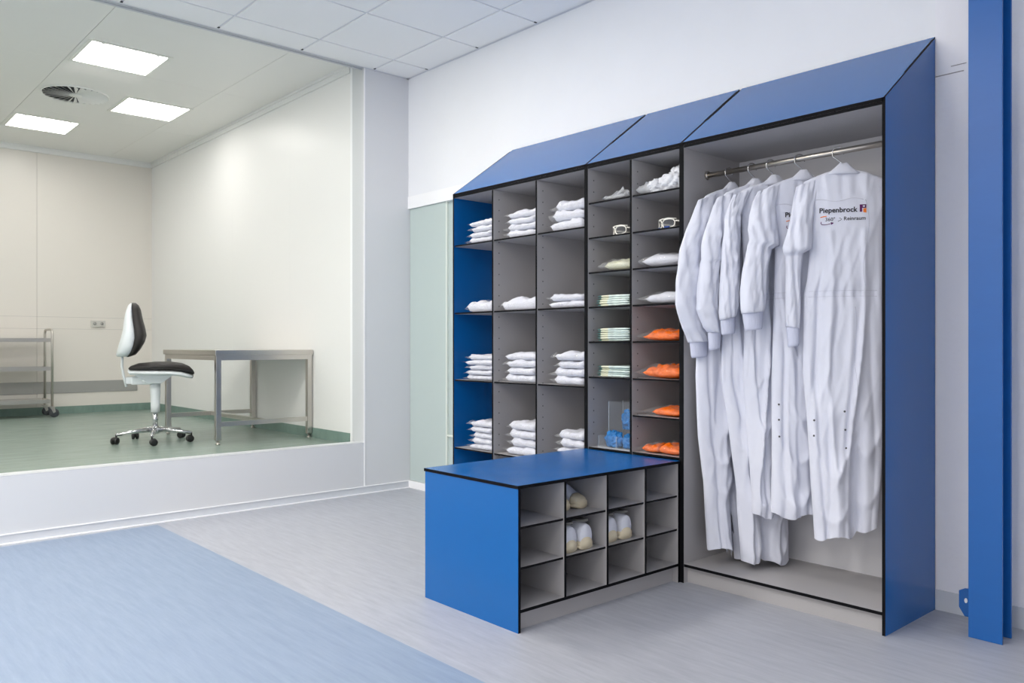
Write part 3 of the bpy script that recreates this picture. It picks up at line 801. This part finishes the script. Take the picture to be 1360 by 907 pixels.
for (r_, c_), (n, xl, H) in STK.items():
    xr = bayA[c_][1]-.022; z = ZSA[r_]+.001; zt = H/n
    for k in range(n):
        rr = random.Random(r_*100+c_*10+k); j = rr.uniform(0, .03) if k else 0
        pack(xl+j, xr-rr.uniform(0, .008), z+k*zt, zt*1.0, 'bagged white garment, %s, %s of the %s' % (ORD[n][k], SHN[r_], BYN[c_]), 'bagged white garments on the wide cabinet shelves', bayA[c_][0])
# something bagged in the dark compartment below the lowest shelf
m = pillow(16, 14, .3, .3, .31, 5.5, amp=.1, fx=4, ex=4); T = thing('laundry_bag', 'pale bag in the dark bottom compartment under the blue walled column', 'bag', (-3.87, 3.40, .087))
m.build('bag_contents', 'folded_white', T, world=False)

def bagged(name, label, cat, loc, w, d, t, inner, seed, group=None, rz=0., amp=.35, film='film', ex=3.2, filmw=1.25, fx=5., dx=-.02):
    T = thing(name, label, cat, loc, rz, group)
    pillow(18, 14, w, d, t, seed, amp=amp, fx=fx, ex=ex).build('contents', inner, T, world=False)
    b = pillow(18, 14, w*filmw, d*1.08, t*1.08, seed+7, amp=amp, fx=fx*1.5, ex=2.6).build('plastic_bag', 'film_thin' if inner == 'orange_wrap' else film, T, world=False)
    b.location = (dx, 0, 0)
    return T
BR0, BR1 = bayB[1]; BL0, BL1 = bayB[0]
YP = YF+.012
# left column of the narrow cabinet
T = thing('hairnet_bag', 'crumpled clear bag alone on the top shelf of the narrow cabinet', 'bag', (-2.765, YP+.11, ZL[0]+.001))
pillow(18, 14, .17, .2, .035, 3.3, amp=.5, fx=9, ex=3).build('bag_body', 'film_thick', T, world=False)
m = MB()
rr = random.Random(4); P = []
for i in range(9):
    for j in range(3):
        P.append((-.075+.012*i+.01*j, -.07+.02*j+.012*math.sin(i*1.9), .02+(.028*j)*(1-abs(i-4.5)/6)*(.7+.5*rr.random())))
m.add(P, [(i*3+j, (i+1)*3+j, (i+1)*3+j+1, i*3+j+1) for i in range(8) for j in range(2)], 0, False); m.add([(x, y+.004, z-.002) for (x, y, z) in P], [(i*3+j+1, (i+1)*3+j+1, (i+1)*3+j, i*3+j) for i in range(8) for j in range(2)], 0, False)
m.build('bag_neck', 'film_thick', T, world=False)
def goggles(loc, rz, label, blue):
    T = thing('safety_goggles', label, 'goggles', loc, rz, 'safety goggles on the narrow cabinet')
    for s in (-1, 1):
        P = []
        for k in range(22):
            a = 2*pi*k/22; u = math.copysign(abs(math.cos(a))**.75, math.cos(a)); v = math.copysign(abs(math.sin(a))**.75, math.sin(a))
            x = s*.037+.033*u; P.append((x, -.012-.03*(1-(x/.075)**2), .026+.021*v))
        m = MB(); m.tube(P, .0032, 6, closed=True); fr = m.build('rim', 'goggle_frame', T, world=False)
        m = MB(); c = (s*.037, -.012-.03*(1-(.037/.075)**2), .026); m.add([c]+P, [(0, i+1, (i+1) % 22+1) for i in range(22)], 0, True); m.build('lens', 'goggle_lens', T, world=False)
        m = MB(); m.tube([(s*.07, -.012, .036), (s*.074, .03, .036), (s*.072, .08, .032), (s*.062, .125, .018), (s*.058, .14, .008)], [.0042, .0042, .0038, .0035, .003], 6); m.build('temple', 'goggle_frame', T, world=False)
        if blue: m = MB(); m.tube([(s*.02, -.044, .008), (s*.05, -.034, .008)], .004, 6); m.build('brow_pad', 'goggle_blue', T, world=False)
    m = MB(); m.tube([(-.008, -.043, .032), (0, -.045, .034), (.008, -.043, .032)], .0035, 6); m.build('bridge', 'goggle_frame', T, world=False)
    m = MB(); m.tube([(-.074, -.01, .046), (-.04, -.035, .050), (0, -.043, .050), (.04, -.035, .050), (.074, -.01, .046)], .0034, 6); m.build('brow_bar', 'goggle_frame', T, world=False)
    return T
goggles((-2.768, YP+.085, ZL[1]+.001), rad(-22), 'clear safety goggles lying on the left shelf under the crumpled bag', False)
goggles((-2.462, YP+.08, ZR[1]+.001), rad(-20), 'clear safety goggles with blue pads on the right shelf under the white caps', True)
bagged('glove_bag', 'bag of pale gloves on the left shelf below the goggles', 'bag', (-2.740, YP+.13, ZL[2]+.001), .19, .24, .06, 'sachet_cream', 8.1, dx=-.03, filmw=1.2)
# sachet stacks
sm = MB()
def sachet(seed):
    m = MB(); r = random.Random(seed); n = 9
    top = []; 
    rings = []
    for i in range(n+1):
        u = -1+2*i/n; t = .0065*max(.12, (1-abs(u)**6))*(1+.2*nz(u*3, seed, 0)); x = u*.115
        rings.append([(x, -.1, -t*.4), (x, -.096, -t), (x, .1, -t), (x, .104, 0), (x, .1, t), (x, -.096, t)])
    m.rings(rings, 0, True, False)
    for k in range(len(m.f)):
        c = sum(m.v[i][0] for i in m.f[k])/len(m.f[k])
        m.m[k] = 1 if c < -.085 else (2 if c < -.045 else 0)
    return m.mesh('sachet', ['sachet_white', 'sachet_teal', 'sachet_cream'])
SCH = [sachet(k) for k in range(3)]
nth = ['lowest', 'second lowest', 'third lowest', 'third from the top', 'second from the top', 'topmost']
for (zi, word, n) in ((3, 'upper of the three stacks', 5), (4, 'middle of the three stacks', 6), (5, 'lower of the three stacks', 5)):
    nm = nth if n == 6 else ['lowest', 'second lowest', 'middle', 'second from the top', 'topmost']
    for k in range(n):
        r = random.Random(zi*10+k)
        o = link('glove_packet', SCH[(k+zi) % 3], None, loc=(-2.764+r.uniform(-.006, .006), YP+.105+r.uniform(0, .012), ZL[zi]+.0075+k*.0112), rot=(0, r.uniform(-.01, .01), r.uniform(-.03, .03)), scale=(1, 1, .85))
        tag(o, 'flat green and white packet, %s in the %s' % (nm[k], word), 'packet', 'flat packets on the narrow cabinet shelves')
# acrylic bin with blue shoe covers
T = thing('acrylic_bin', 'two tier clear acrylic dispenser on the lowest left shelf of the narrow cabinet', 'dispenser', (-2.77, YP+.1, ZL[6]))
def apanel(name, *b):
    d = [b[1]-b[0], b[3]-b[2], b[5]-b[4]]; a = d.index(min(d)); mi = [1]*6; mi[2*a] = mi[2*a+1] = 0
    m = MB(); m.box(*b, mi); return m.build(name, ['acrylic', 'acrylic_edge'], T)
zb = ZL[6]+.001
bx0, bx1, yy0, yy1 = -2.88, -2.66, 3.185, 3.385
apanel('base', bx0, bx1, yy0, yy1, zb, zb+.003)
apanel('front_pane', bx0, bx1, yy0, yy0+.003, zb+.003, zb+.062)
apanel('step_pane', bx0, bx1, yy0+.08, yy0+.083, zb+.062, zb+.235)
apanel('back_pane', bx0, bx1, yy1-.003, yy1, zb+.003, zb+.235)
for x in (bx0, bx1-.003): apanel('side_pane', x, x+.003, yy0+.083, yy1-.003, zb+.003, zb+.235); apanel('side_pane', x, x+.003, yy0+.003, yy0+.08, zb+.003, zb+.062)
apanel('middle_pane', bx0+.12, bx0+.123, yy0+.004, yy0+.079, zb+.003, zb+.06)
def blob(name, label, cat, loc, rx, ry, rz, matn, seed, amp=.18, fr=3., group=None, nu=44, nv=26):
    m = MB(); R = []
    for j in range(nv+1):
        ph = -pi/2+pi*j/nv; rr = []
        for i in range(nu):
            a = 2*pi*i/nu; d = Vector((math.cos(ph)*math.cos(a), math.cos(ph)*math.sin(a), math.sin(ph)))
            k = 1+amp*(noise.noise(d*fr+Vector((seed, 0, 0)))+.7*noise.noise(d*fr*2.6+Vector((0, seed, 0)))+.35*abs(noise.noise(d*fr*6+Vector((0, 0, seed)))))
            z = d.z*rz*k
            rr.append((d.x*rx*k, d.y*ry*k, max(z, -rz*.8)+rz*.8))
        R.append(rr)
    m.rings(R); o = m.build(name, matn); o.location = loc
    return tag(o, label, cat, group)
blob('shoe_cover_bundle', 'bright blue crumpled shoe covers bulging from the lower dispenser tier', 'shoe covers', (-2.80, 3.226, zb+.004), .052, .034, .046, 'blue_cover', 2.2, amp=.3, fr=3.6, group='blue shoe covers')
blob('shoe_cover_bundle', 'bright blue crumpled shoe covers piled in the upper dispenser tier', 'shoe covers', (-2.765, 3.325, zb+.09), .062, .042, .058, 'blue_cover', 5.2, amp=.3, fr=3.6, group='blue shoe covers')
blob('shoe_cover_bundle', 'blue crumpled shoe covers beside the divider in the lower dispenser tier', 'shoe covers', (-2.705, 3.226, zb+.004), .032, .032, .04, 'blue_cover', 9.2, amp=.3, fr=3.6, group='blue shoe covers')
# right column of the narrow cabinet
capz = ZR[0]+.001
for k, (x, y, z, s_, lb_) in enumerate([(-2.52, YP+.06, 0, .05, 'small white fluffy cap at the left front of the cap pile'), (-2.44, YP+.075, 0, .062, 'white fluffy cap in the middle of the cap pile'), (-2.412, YP+.06, .005, .055, 'white fluffy cap at the right end of the cap pile'),
                                       (-2.452, YP+.17, 0, .08, 'large white fluffy cap at the back of the cap pile'), (-2.405, YP+.1, .055, .05, 'white fluffy cap on top of the cap pile')]):
    blob('mob_cap', lb_, 'cap', (x, y, capz+z), s_*1.15, s_*.95, s_*.8, 'cap_white', 1.7*k+3, amp=.3, fr=3.4, group='white fluffy caps')
T = thing('cap_bag', 'crumpled clear bag at the left of the white caps on the top shelf', 'bag', (-2.572, YP+.07, capz)); pillow(14, 12, .1, .13, .06, 6.4, amp=.6, fx=10, ex=2.4).build('bag_body', 'film_thick', T, world=False)
bagged('garment_pack', 'thick bagged white pack on the right shelf under the blue padded goggles', 'clothing pack', (-2.47, YP+.16, ZR[2]+.001), .23, .3, .07, 'folded_white', 1.9, amp=.2, filmw=1.1, fx=3)
bagged('garment_pack', 'thin bagged white pack on the right shelf just above the orange bags', 'clothing pack', (-2.46, YP+.16, ZR[3]+.001), .22, .3, .062, 'folded_white', 4.9, amp=.25, filmw=1.12, fx=3)
bagged('orange_pack', 'clear bag of orange covers on the uppermost of the orange shelves', 'bag', (-2.465, YP+.12, ZR[4]+.001), .21, .24, .052, 'orange_wrap', 2.9, 'orange bags', amp=.5, fx=6)
bagged('orange_pack', 'clear bag of orange covers, thickest one, on the second orange shelf', 'bag', (-2.461, YP+.12, ZR[5]+.001), .220, .24, .066, 'orange_wrap', 7.7, 'orange bags', amp=.5, fx=6)
bagged('orange_pack', 'thin flat clear bag of orange covers on the third orange shelf', 'bag', (-2.436, YP+.13, ZR[6]+.001), .17, .24, .045, 'orange_wrap', 5.1, 'orange bags', amp=.4, filmw=1.45, dx=-.03)
bagged('orange_pack', 'small bag of orange covers at the left of the lowest orange shelf', 'bag', (-2.535, YP+.075, ZR[7]+.001), .1, .13, .045, 'orange_wrap', 6.3, 'orange bags', amp=.4, dx=-.005)
bagged('orange_pack', 'bag of orange covers at the right of the lowest orange shelf', 'bag', (-2.415, YP+.08, ZR[7]+.001), .125, .15, .05, 'orange_wrap', 9.1, 'orange bags', amp=.4, dx=-.005)

# ------------------------------------------------------------------ shoes in the bench
def shoe_proto():
    T = thing('shoe', '', 'shoe', group='white and cream shoes in the bench')
    L = .25; NR = 24
    def sec(u, zlo=.012, grow=0., zcap=None):
        # u 0 heel .. 1 toe
        w = interp([(0, .034), (.1, .040), (.35, .037), (.65, .043), (.85, .044), (.95, .040), (1., .027)], u)+grow
        h = interp([(0, .105), (.15, .115), (.35, .118), (.5, .110), (.65, .090), (.8, .062), (.93, .050), (1., .036)], u)+grow
        if zcap: h = min(h, zcap)
        r = []
        for k in range(NR):
            a = 2*pi*k/NR; c, s = math.cos(a), math.sin(a)
            y = w*math.copysign(abs(c)**.7, c)*(1-.25*max(0, s)*(1 if u < .6 else .4)); z = zlo+(h-zlo)*(.5+.5*math.copysign(abs(s)**.75, s))
            r.append((-L+L*u, y, z))
        return r
    us = [0, .02, .08, .2, .32, .45, .55, .65, .75, .83, .9, .95, .98, 1.]
    m = MB(); m.rings([sec(u) for u in us]); up = m.build('upper', 'shoe_white', T, world=False)
    m = MB(); m.rings([sec(u, .004, .0018) for u in (.82, .85, .88, .91, .955, .985, 1.004)]); m.build('toe_cap', 'shoe_cream', T, world=False)
    m = MB(); m.rings([sec(u, 0, .004, .03) for u in us]); m.build('sole', 'shoe_cream', T, world=False)
    m = MB(); m.rings([sec(u, .004, .0018, .052) for u in (-.008, .01, .06, .12, .2, .26)]); m.build('heel_cap', 'shoe_cream', T, world=False)
    m = MB(); m.tube([(-L*.72+.07*math.cos(2*pi*k/20), .022*math.sin(2*pi*k/20), .117+.006*math.cos(2*pi*k/20)*-1) for k in range(20)], .006, 8, closed=True); cl = m.build('collar', 'shoe_grey', T, world=False)
    m = MB(); m.lathe([(.001, .114), (.03, .115), (.03, .119), (.001, .1195)], (-L*.72, 0), 20); o = m.build('lining', 'shoe_grey', T, world=False); o.scale = (2.1, .62, 1); o.location = (L*.72*1.1, 0, 0)
    m = MB()
    for k in range(4): x = -L*(.52-.06*k); z = interp([(0, .09), (.5, .110), (.65, .090), (.8, .062)], 1+x/L)+.002; m.tube([(x, -.018, z-.006), (x, 0, z), (x, .018, z-.006)], .0022, 5)
    m.build('laces', 'shoe_white', T, world=False)['kind'] = 'stuff'
    return T
s0 = shoe_proto()
SH = [(-2.612, 2.440, .2535, pi+.02, 'left shoe of the pair directly below the topmost pair'), (-2.610, 2.548, .2535, pi-.05, 'right shoe of the pair directly below the topmost pair'),
      (-2.618, 2.700, .2535, pi+.04, 'left shoe of the pair in the third column of the bench'), (-2.616, 2.815, .2535, pi-.05, 'right shoe of the pair in the third column of the bench'),
      (-2.43, 2.486, .4115, .18, 'left shoe, mostly hidden, of the topmost pair in the bench'), (-2.425, 2.589, .4115, .20, 'right shoe of the topmost pair in the bench')]
for k, (x, y, z, rz, lb_) in enumerate(SH):
    if k == 0: s0.location = (x, y, z); s0.rotation_euler = (0, 0, rz); s0['label'] = 'cream and white '+lb_
    else: copy_thing(s0, (x, y, z), 'cream and white '+lb_, rz)

# ------------------------------------------------------------------ clean room furniture
# steel table
tb = thing('work_table', 'stainless steel table with H shaped stretcher by the clean room side wall', 'table', (-6.67, 2.85, FL))
TX0, TX1, TY0, TY1 = -7.235, -6.115, 2.452, 3.255
ZTT = 1.081
m = MB(); m.box(TX0-.012, TX1+.012, TY0-.012, TY1+.004, ZTT-.04, ZTT); m.build('table_top', 'steel_satin', tb, .003)
ap = .04
m = MB(); m.box(TX0+ap, TX1-ap, TY0, TY0+.03, ZTT-.078, ZTT-.04); m.build('apron', 'steel_satin', tb)
m = MB(); m.box(TX0+ap, TX1-ap, TY1-.03, TY1, ZTT-.078, ZTT-.04); m.build('apron', 'steel_satin', tb)
m = MB(); m.box(TX0, TX0+.03, TY0+ap, TY1-ap, ZTT-.078, ZTT-.04); m.build('apron', 'steel_satin', tb)
m = MB(); m.box(TX1-.03, TX1, TY0+ap, TY1-ap, ZTT-.078, ZTT-.04); m.build('apron', 'steel_satin', tb)
OT = ORG[tb.name]
for x in (TX0, TX1-ap):
    for y in (TY0, TY1-ap):
        m = MB(); m.box(x, x+ap, y, y+ap, FL+.035, ZTT-.04); lg = m.build('leg', 'steel_satin', tb, .002)
        m = MB(); m.lathe([(.016, FL), (.016, FL+.012), (.011, FL+.014), (.011, FL+.036)], (x+.02, y+.02), 12); link('foot', m.mesh('foot', 'steel_satin', OT), lg)
for x in (TX0, TX1-.035): m = MB(); m.box(x, x+.03, TY0+ap, TY1-ap, .495, .53); m.build('stretcher', 'steel_satin', tb)
m = MB(); m.box(TX0+.03, TX1-.035, 2.84, 2.87, .495, .53); m.build('stretcher', 'steel_satin', tb)

# lab chair, faces local +X
ch = thing('lab_chair', 'swivel work chair with black cushions and white shell in front of the steel table', 'chair', (-6.68, 2.19, FL), rad(90-18))
def side_loft(name, matn, rows, ypow=.5, n=12):
    """rows: (back x, front x, z, half width); rounded slab lofted upwards"""
    m = MB(); R = []
    for (xb, xf, z, hw) in rows:
        c, h = (xb+xf)/2, (xf-xb)/2; r = []
        for k in range(28):
            a = 2*pi*k/28; ca, sa = math.cos(a), math.sin(a)
            r.append((c+h*math.copysign(abs(ca)**.8, ca), hw*math.copysign(abs(sa)**.55, sa), z))
        R.append(r)
    m.rings(R); return m.build(name, matn, ch, world=False)
side_loft('back_shell', 'chair_white', [(-.272, -.20, .675, .10), (-.28, -.165, .69, .15), (-.272, -.145, .72, .18), (-.262, -.13, .76, .2), (-.245, -.122, .82, .21), (-.231, -.133, .88, .20), (-.224, -.148, .95, .18), (-.213, -.157, 1.02, .155), (-.195, -.162, 1.07, .12), (-.178, -.162, 1.09, .06)])
side_loft('back_cushion', 'chair_black', [(-.205, -.188, .672, .08), (-.2, -.14, .69, .145), (-.18, -.108, .73, .19), (-.165, -.075, .79, .212), (-.16, -.062, .84, .215), (-.165, -.072, .9, .2), (-.172, -.09, .97, .178), (-.178, -.103, 1.04, .15), (-.18, -.118, 1.075, .115), (-.172, -.138, 1.093, .06)])
def seat_loft(name, matn, rows, ys=.21):
    """rows: (x, z low, z high, half width)"""
    m = MB(); R = []
    for (x, z0, z1, hw) in rows:
        c, h = (z0+z1)/2, (z1-z0)/2; r = []
        for k in range(28):
            a = 2*pi*k/28; ca, sa = math.cos(a), math.sin(a)
            r.append((x, hw*math.copysign(abs(ca)**.5, ca), c+h*math.copysign(abs(sa)**.7, sa)))
        R.append(r)
    m.rings(R); return m.build(name, matn, ch, world=False)
seat_loft('seat_cushion', 'chair_black', [(-.19, .578, .588, .12), (-.178, .566, .6, .18), (-.12, .565, .622, .21), (.0, .565, .633, .225), (.12, .563, .632, .23), (.2, .552, .62, .225), (.25, .54, .596, .2), (.275, .53, .568, .16), (.284, .535, .55, .1)])
seat_loft('seat_shell', 'chair_white', [(-.195, .553, .572, .12), (-.18, .535, .575, .18), (-.05, .530, .572, .22), (.1, .528, .57, .225), (.18, .518, .562, .22), (.24, .502, .545, .19), (.27, .500, .53, .14), (.28, .515, .525, .08)])
m = MB(); m.box(-.175, -.02, -.05, .05, .455, .52); m.build('tilt_mechanism', 'chair_white', ch, .012, world=False)
m = MB(); m.prism([(-.16, .54), (.14, .54), (.09, .5), (.045, .465), (-.06, .465), (-.1, .5)], 1, -.09, .09); m.build('seat_plate', 'chair_white', ch, .006, world=False)
m = MB(); m.tube([(-.235, 0, .72), (-.238, 0, .6), (-.228, 0, .53), (-.207, 0, .44)], .028, 10, ry=.010); m.build('back_bar', 'chair_white', ch, world=False)
m = MB(); m.box(-.21, -.16, -.035, .035, .462, .515); m.build('back_joint', 'chair_white', ch, .006, world=False)
m = MB(); m.tube([(-.09, -.05, .49), (-.09, -.15, .488), (-.075, -.2, .487)], .006, 8); m.build('lever', 'chair_white', ch, world=False)
m = MB(); m.lathe([(.040, .465), (.038, .4), (.035, .35), (.0345, .3), (.033, .235)], (0, 0), 24); m.build('column_sleeve', 'chair_white', ch, world=False)
m = MB(); m.lathe([(.020, .24), (.020, .12)], (0, 0), 20); m.build('gas_column', 'chrome', ch, world=False)
m = MB(); m.lathe([(.032, .066), (.036, .08), (.032, .112), (.024, .128)], (0, 0), 20); m.build('hub', 'chrome', ch, world=False)
for k in range(5):
    a = 49+72*k-72.; ca, sa = math.cos(rad(a)), math.sin(rad(a))
    m = MB(); m.tube([(.02*ca, .02*sa, .098), (.15*ca, .15*sa, .09), (.285*ca, .285*sa, .072)], [.020, .016, .012], 10); lg = m.build('base_arm', 'chrome', ch, world=False)
    m = MB(); m.tube([(.285*ca, .285*sa, .075), (.285*ca, .285*sa, .05)], .006, 8); link('caster_stem', m.mesh('caster_stem', 'black_plastic'), lg)
    b = rad(a+35+k*63); cb, sb = math.cos(b), math.sin(b); px, py = .285*ca-.012*cb, .285*sa-.012*sb
    for s in (-1, 1):
        m = MB(); m.tube([(px-sb*s*.005, py+cb*s*.005, .027), (px-sb*s*.008, py+cb*s*.008, .027), (px-sb*s*.022, py+cb*s*.022, .027), (px-sb*s*.025, py+cb*s*.025, .027)], [.024, .027, .027, .022], 18); link('caster_wheel', m.mesh('caster_wheel', 'black_plastic'), lg)
    m = MB(); m.tube([(px-sb*-.012, py+cb*-.012, .036), (px-sb*.012, py+cb*.012, .036)], .022, 14); link('caster_hood', m.mesh('caster_hood', 'black_plastic'), lg)

# steel serving trolley along the far wall
tr = thing('serving_trolley', 'three tier stainless steel trolley against the cream far wall', 'trolley', (-9.82, 1.68, FL))
RX0, RX1, RY0, RY1 = -9.985, -9.66, 1.22, 2.115
for y in (RY0, RY1):
    s = 1 if y == RY1 else -1
    zt = 1.285; rb_ = .05
    P = [(RX0, y, .47)]+[(RX0, y, zt-rb_)]+[(RX0+rb_*(1-math.cos(a)), y, zt-rb_+rb_*math.sin(a)) for a in [pi/2*k/6 for k in range(1, 7)]]
    P += [(RX1-rb_+rb_*math.sin(a), y, zt-rb_+rb_*math.cos(a)) for a in [pi/2*k/6 for k in range(7)]]+[(RX1, y, .47)]
    m = MB(); m.tube(P, .0125, 10); m.build('end_frame', 'steel_satin', tr)
for z in (1.175, .872, .528):
    m = MB(); e = .022
    m.box(RX0-.01, RX1+.01, RY0+.02, RY1-.018, z-.006, z)
    m.box(RX1, RX1+.012, RY0+.02, RY1-.018, z-.022, z+.018); m.box(RX0-.012, RX0, RY0+.02, RY1-.018, z-.022, z+.018)
    m.box(RX0, RX1, RY1-.028, RY1-.016, z-.022, z+.018); m.box(RX0, RX1, RY0+.016, RY0+.028, z-.022, z+.018)
    m.build('tray', 'steel_satin', tr)
OR = ORG[tr.name]
for x in (RX0, RX1):
    for y in (RY0, RY1):
        m = MB(); m.box(x-.022, x+.022, y-.028, y+.028, .462, .470); m.prism([(y-.02, .462), (y+.02, .462), (y+.03, .412), (y+.008, .40)], 0, x-.02, x-.016); m.prism([(y-.02, .462), (y+.02, .462), (y+.03, .412), (y+.008, .40)], 0, x+.016, x+.02)
        fk = m.build('caster_fork', 'steel_satin', tr)
        m = MB(); m.tube([(x-.013, y+.018, FL+.046), (x+.013, y+.018, FL+.046)], .046, 20); link('caster_wheel', m.mesh('caster_wheel', 'rubber_grey', OR), fk)
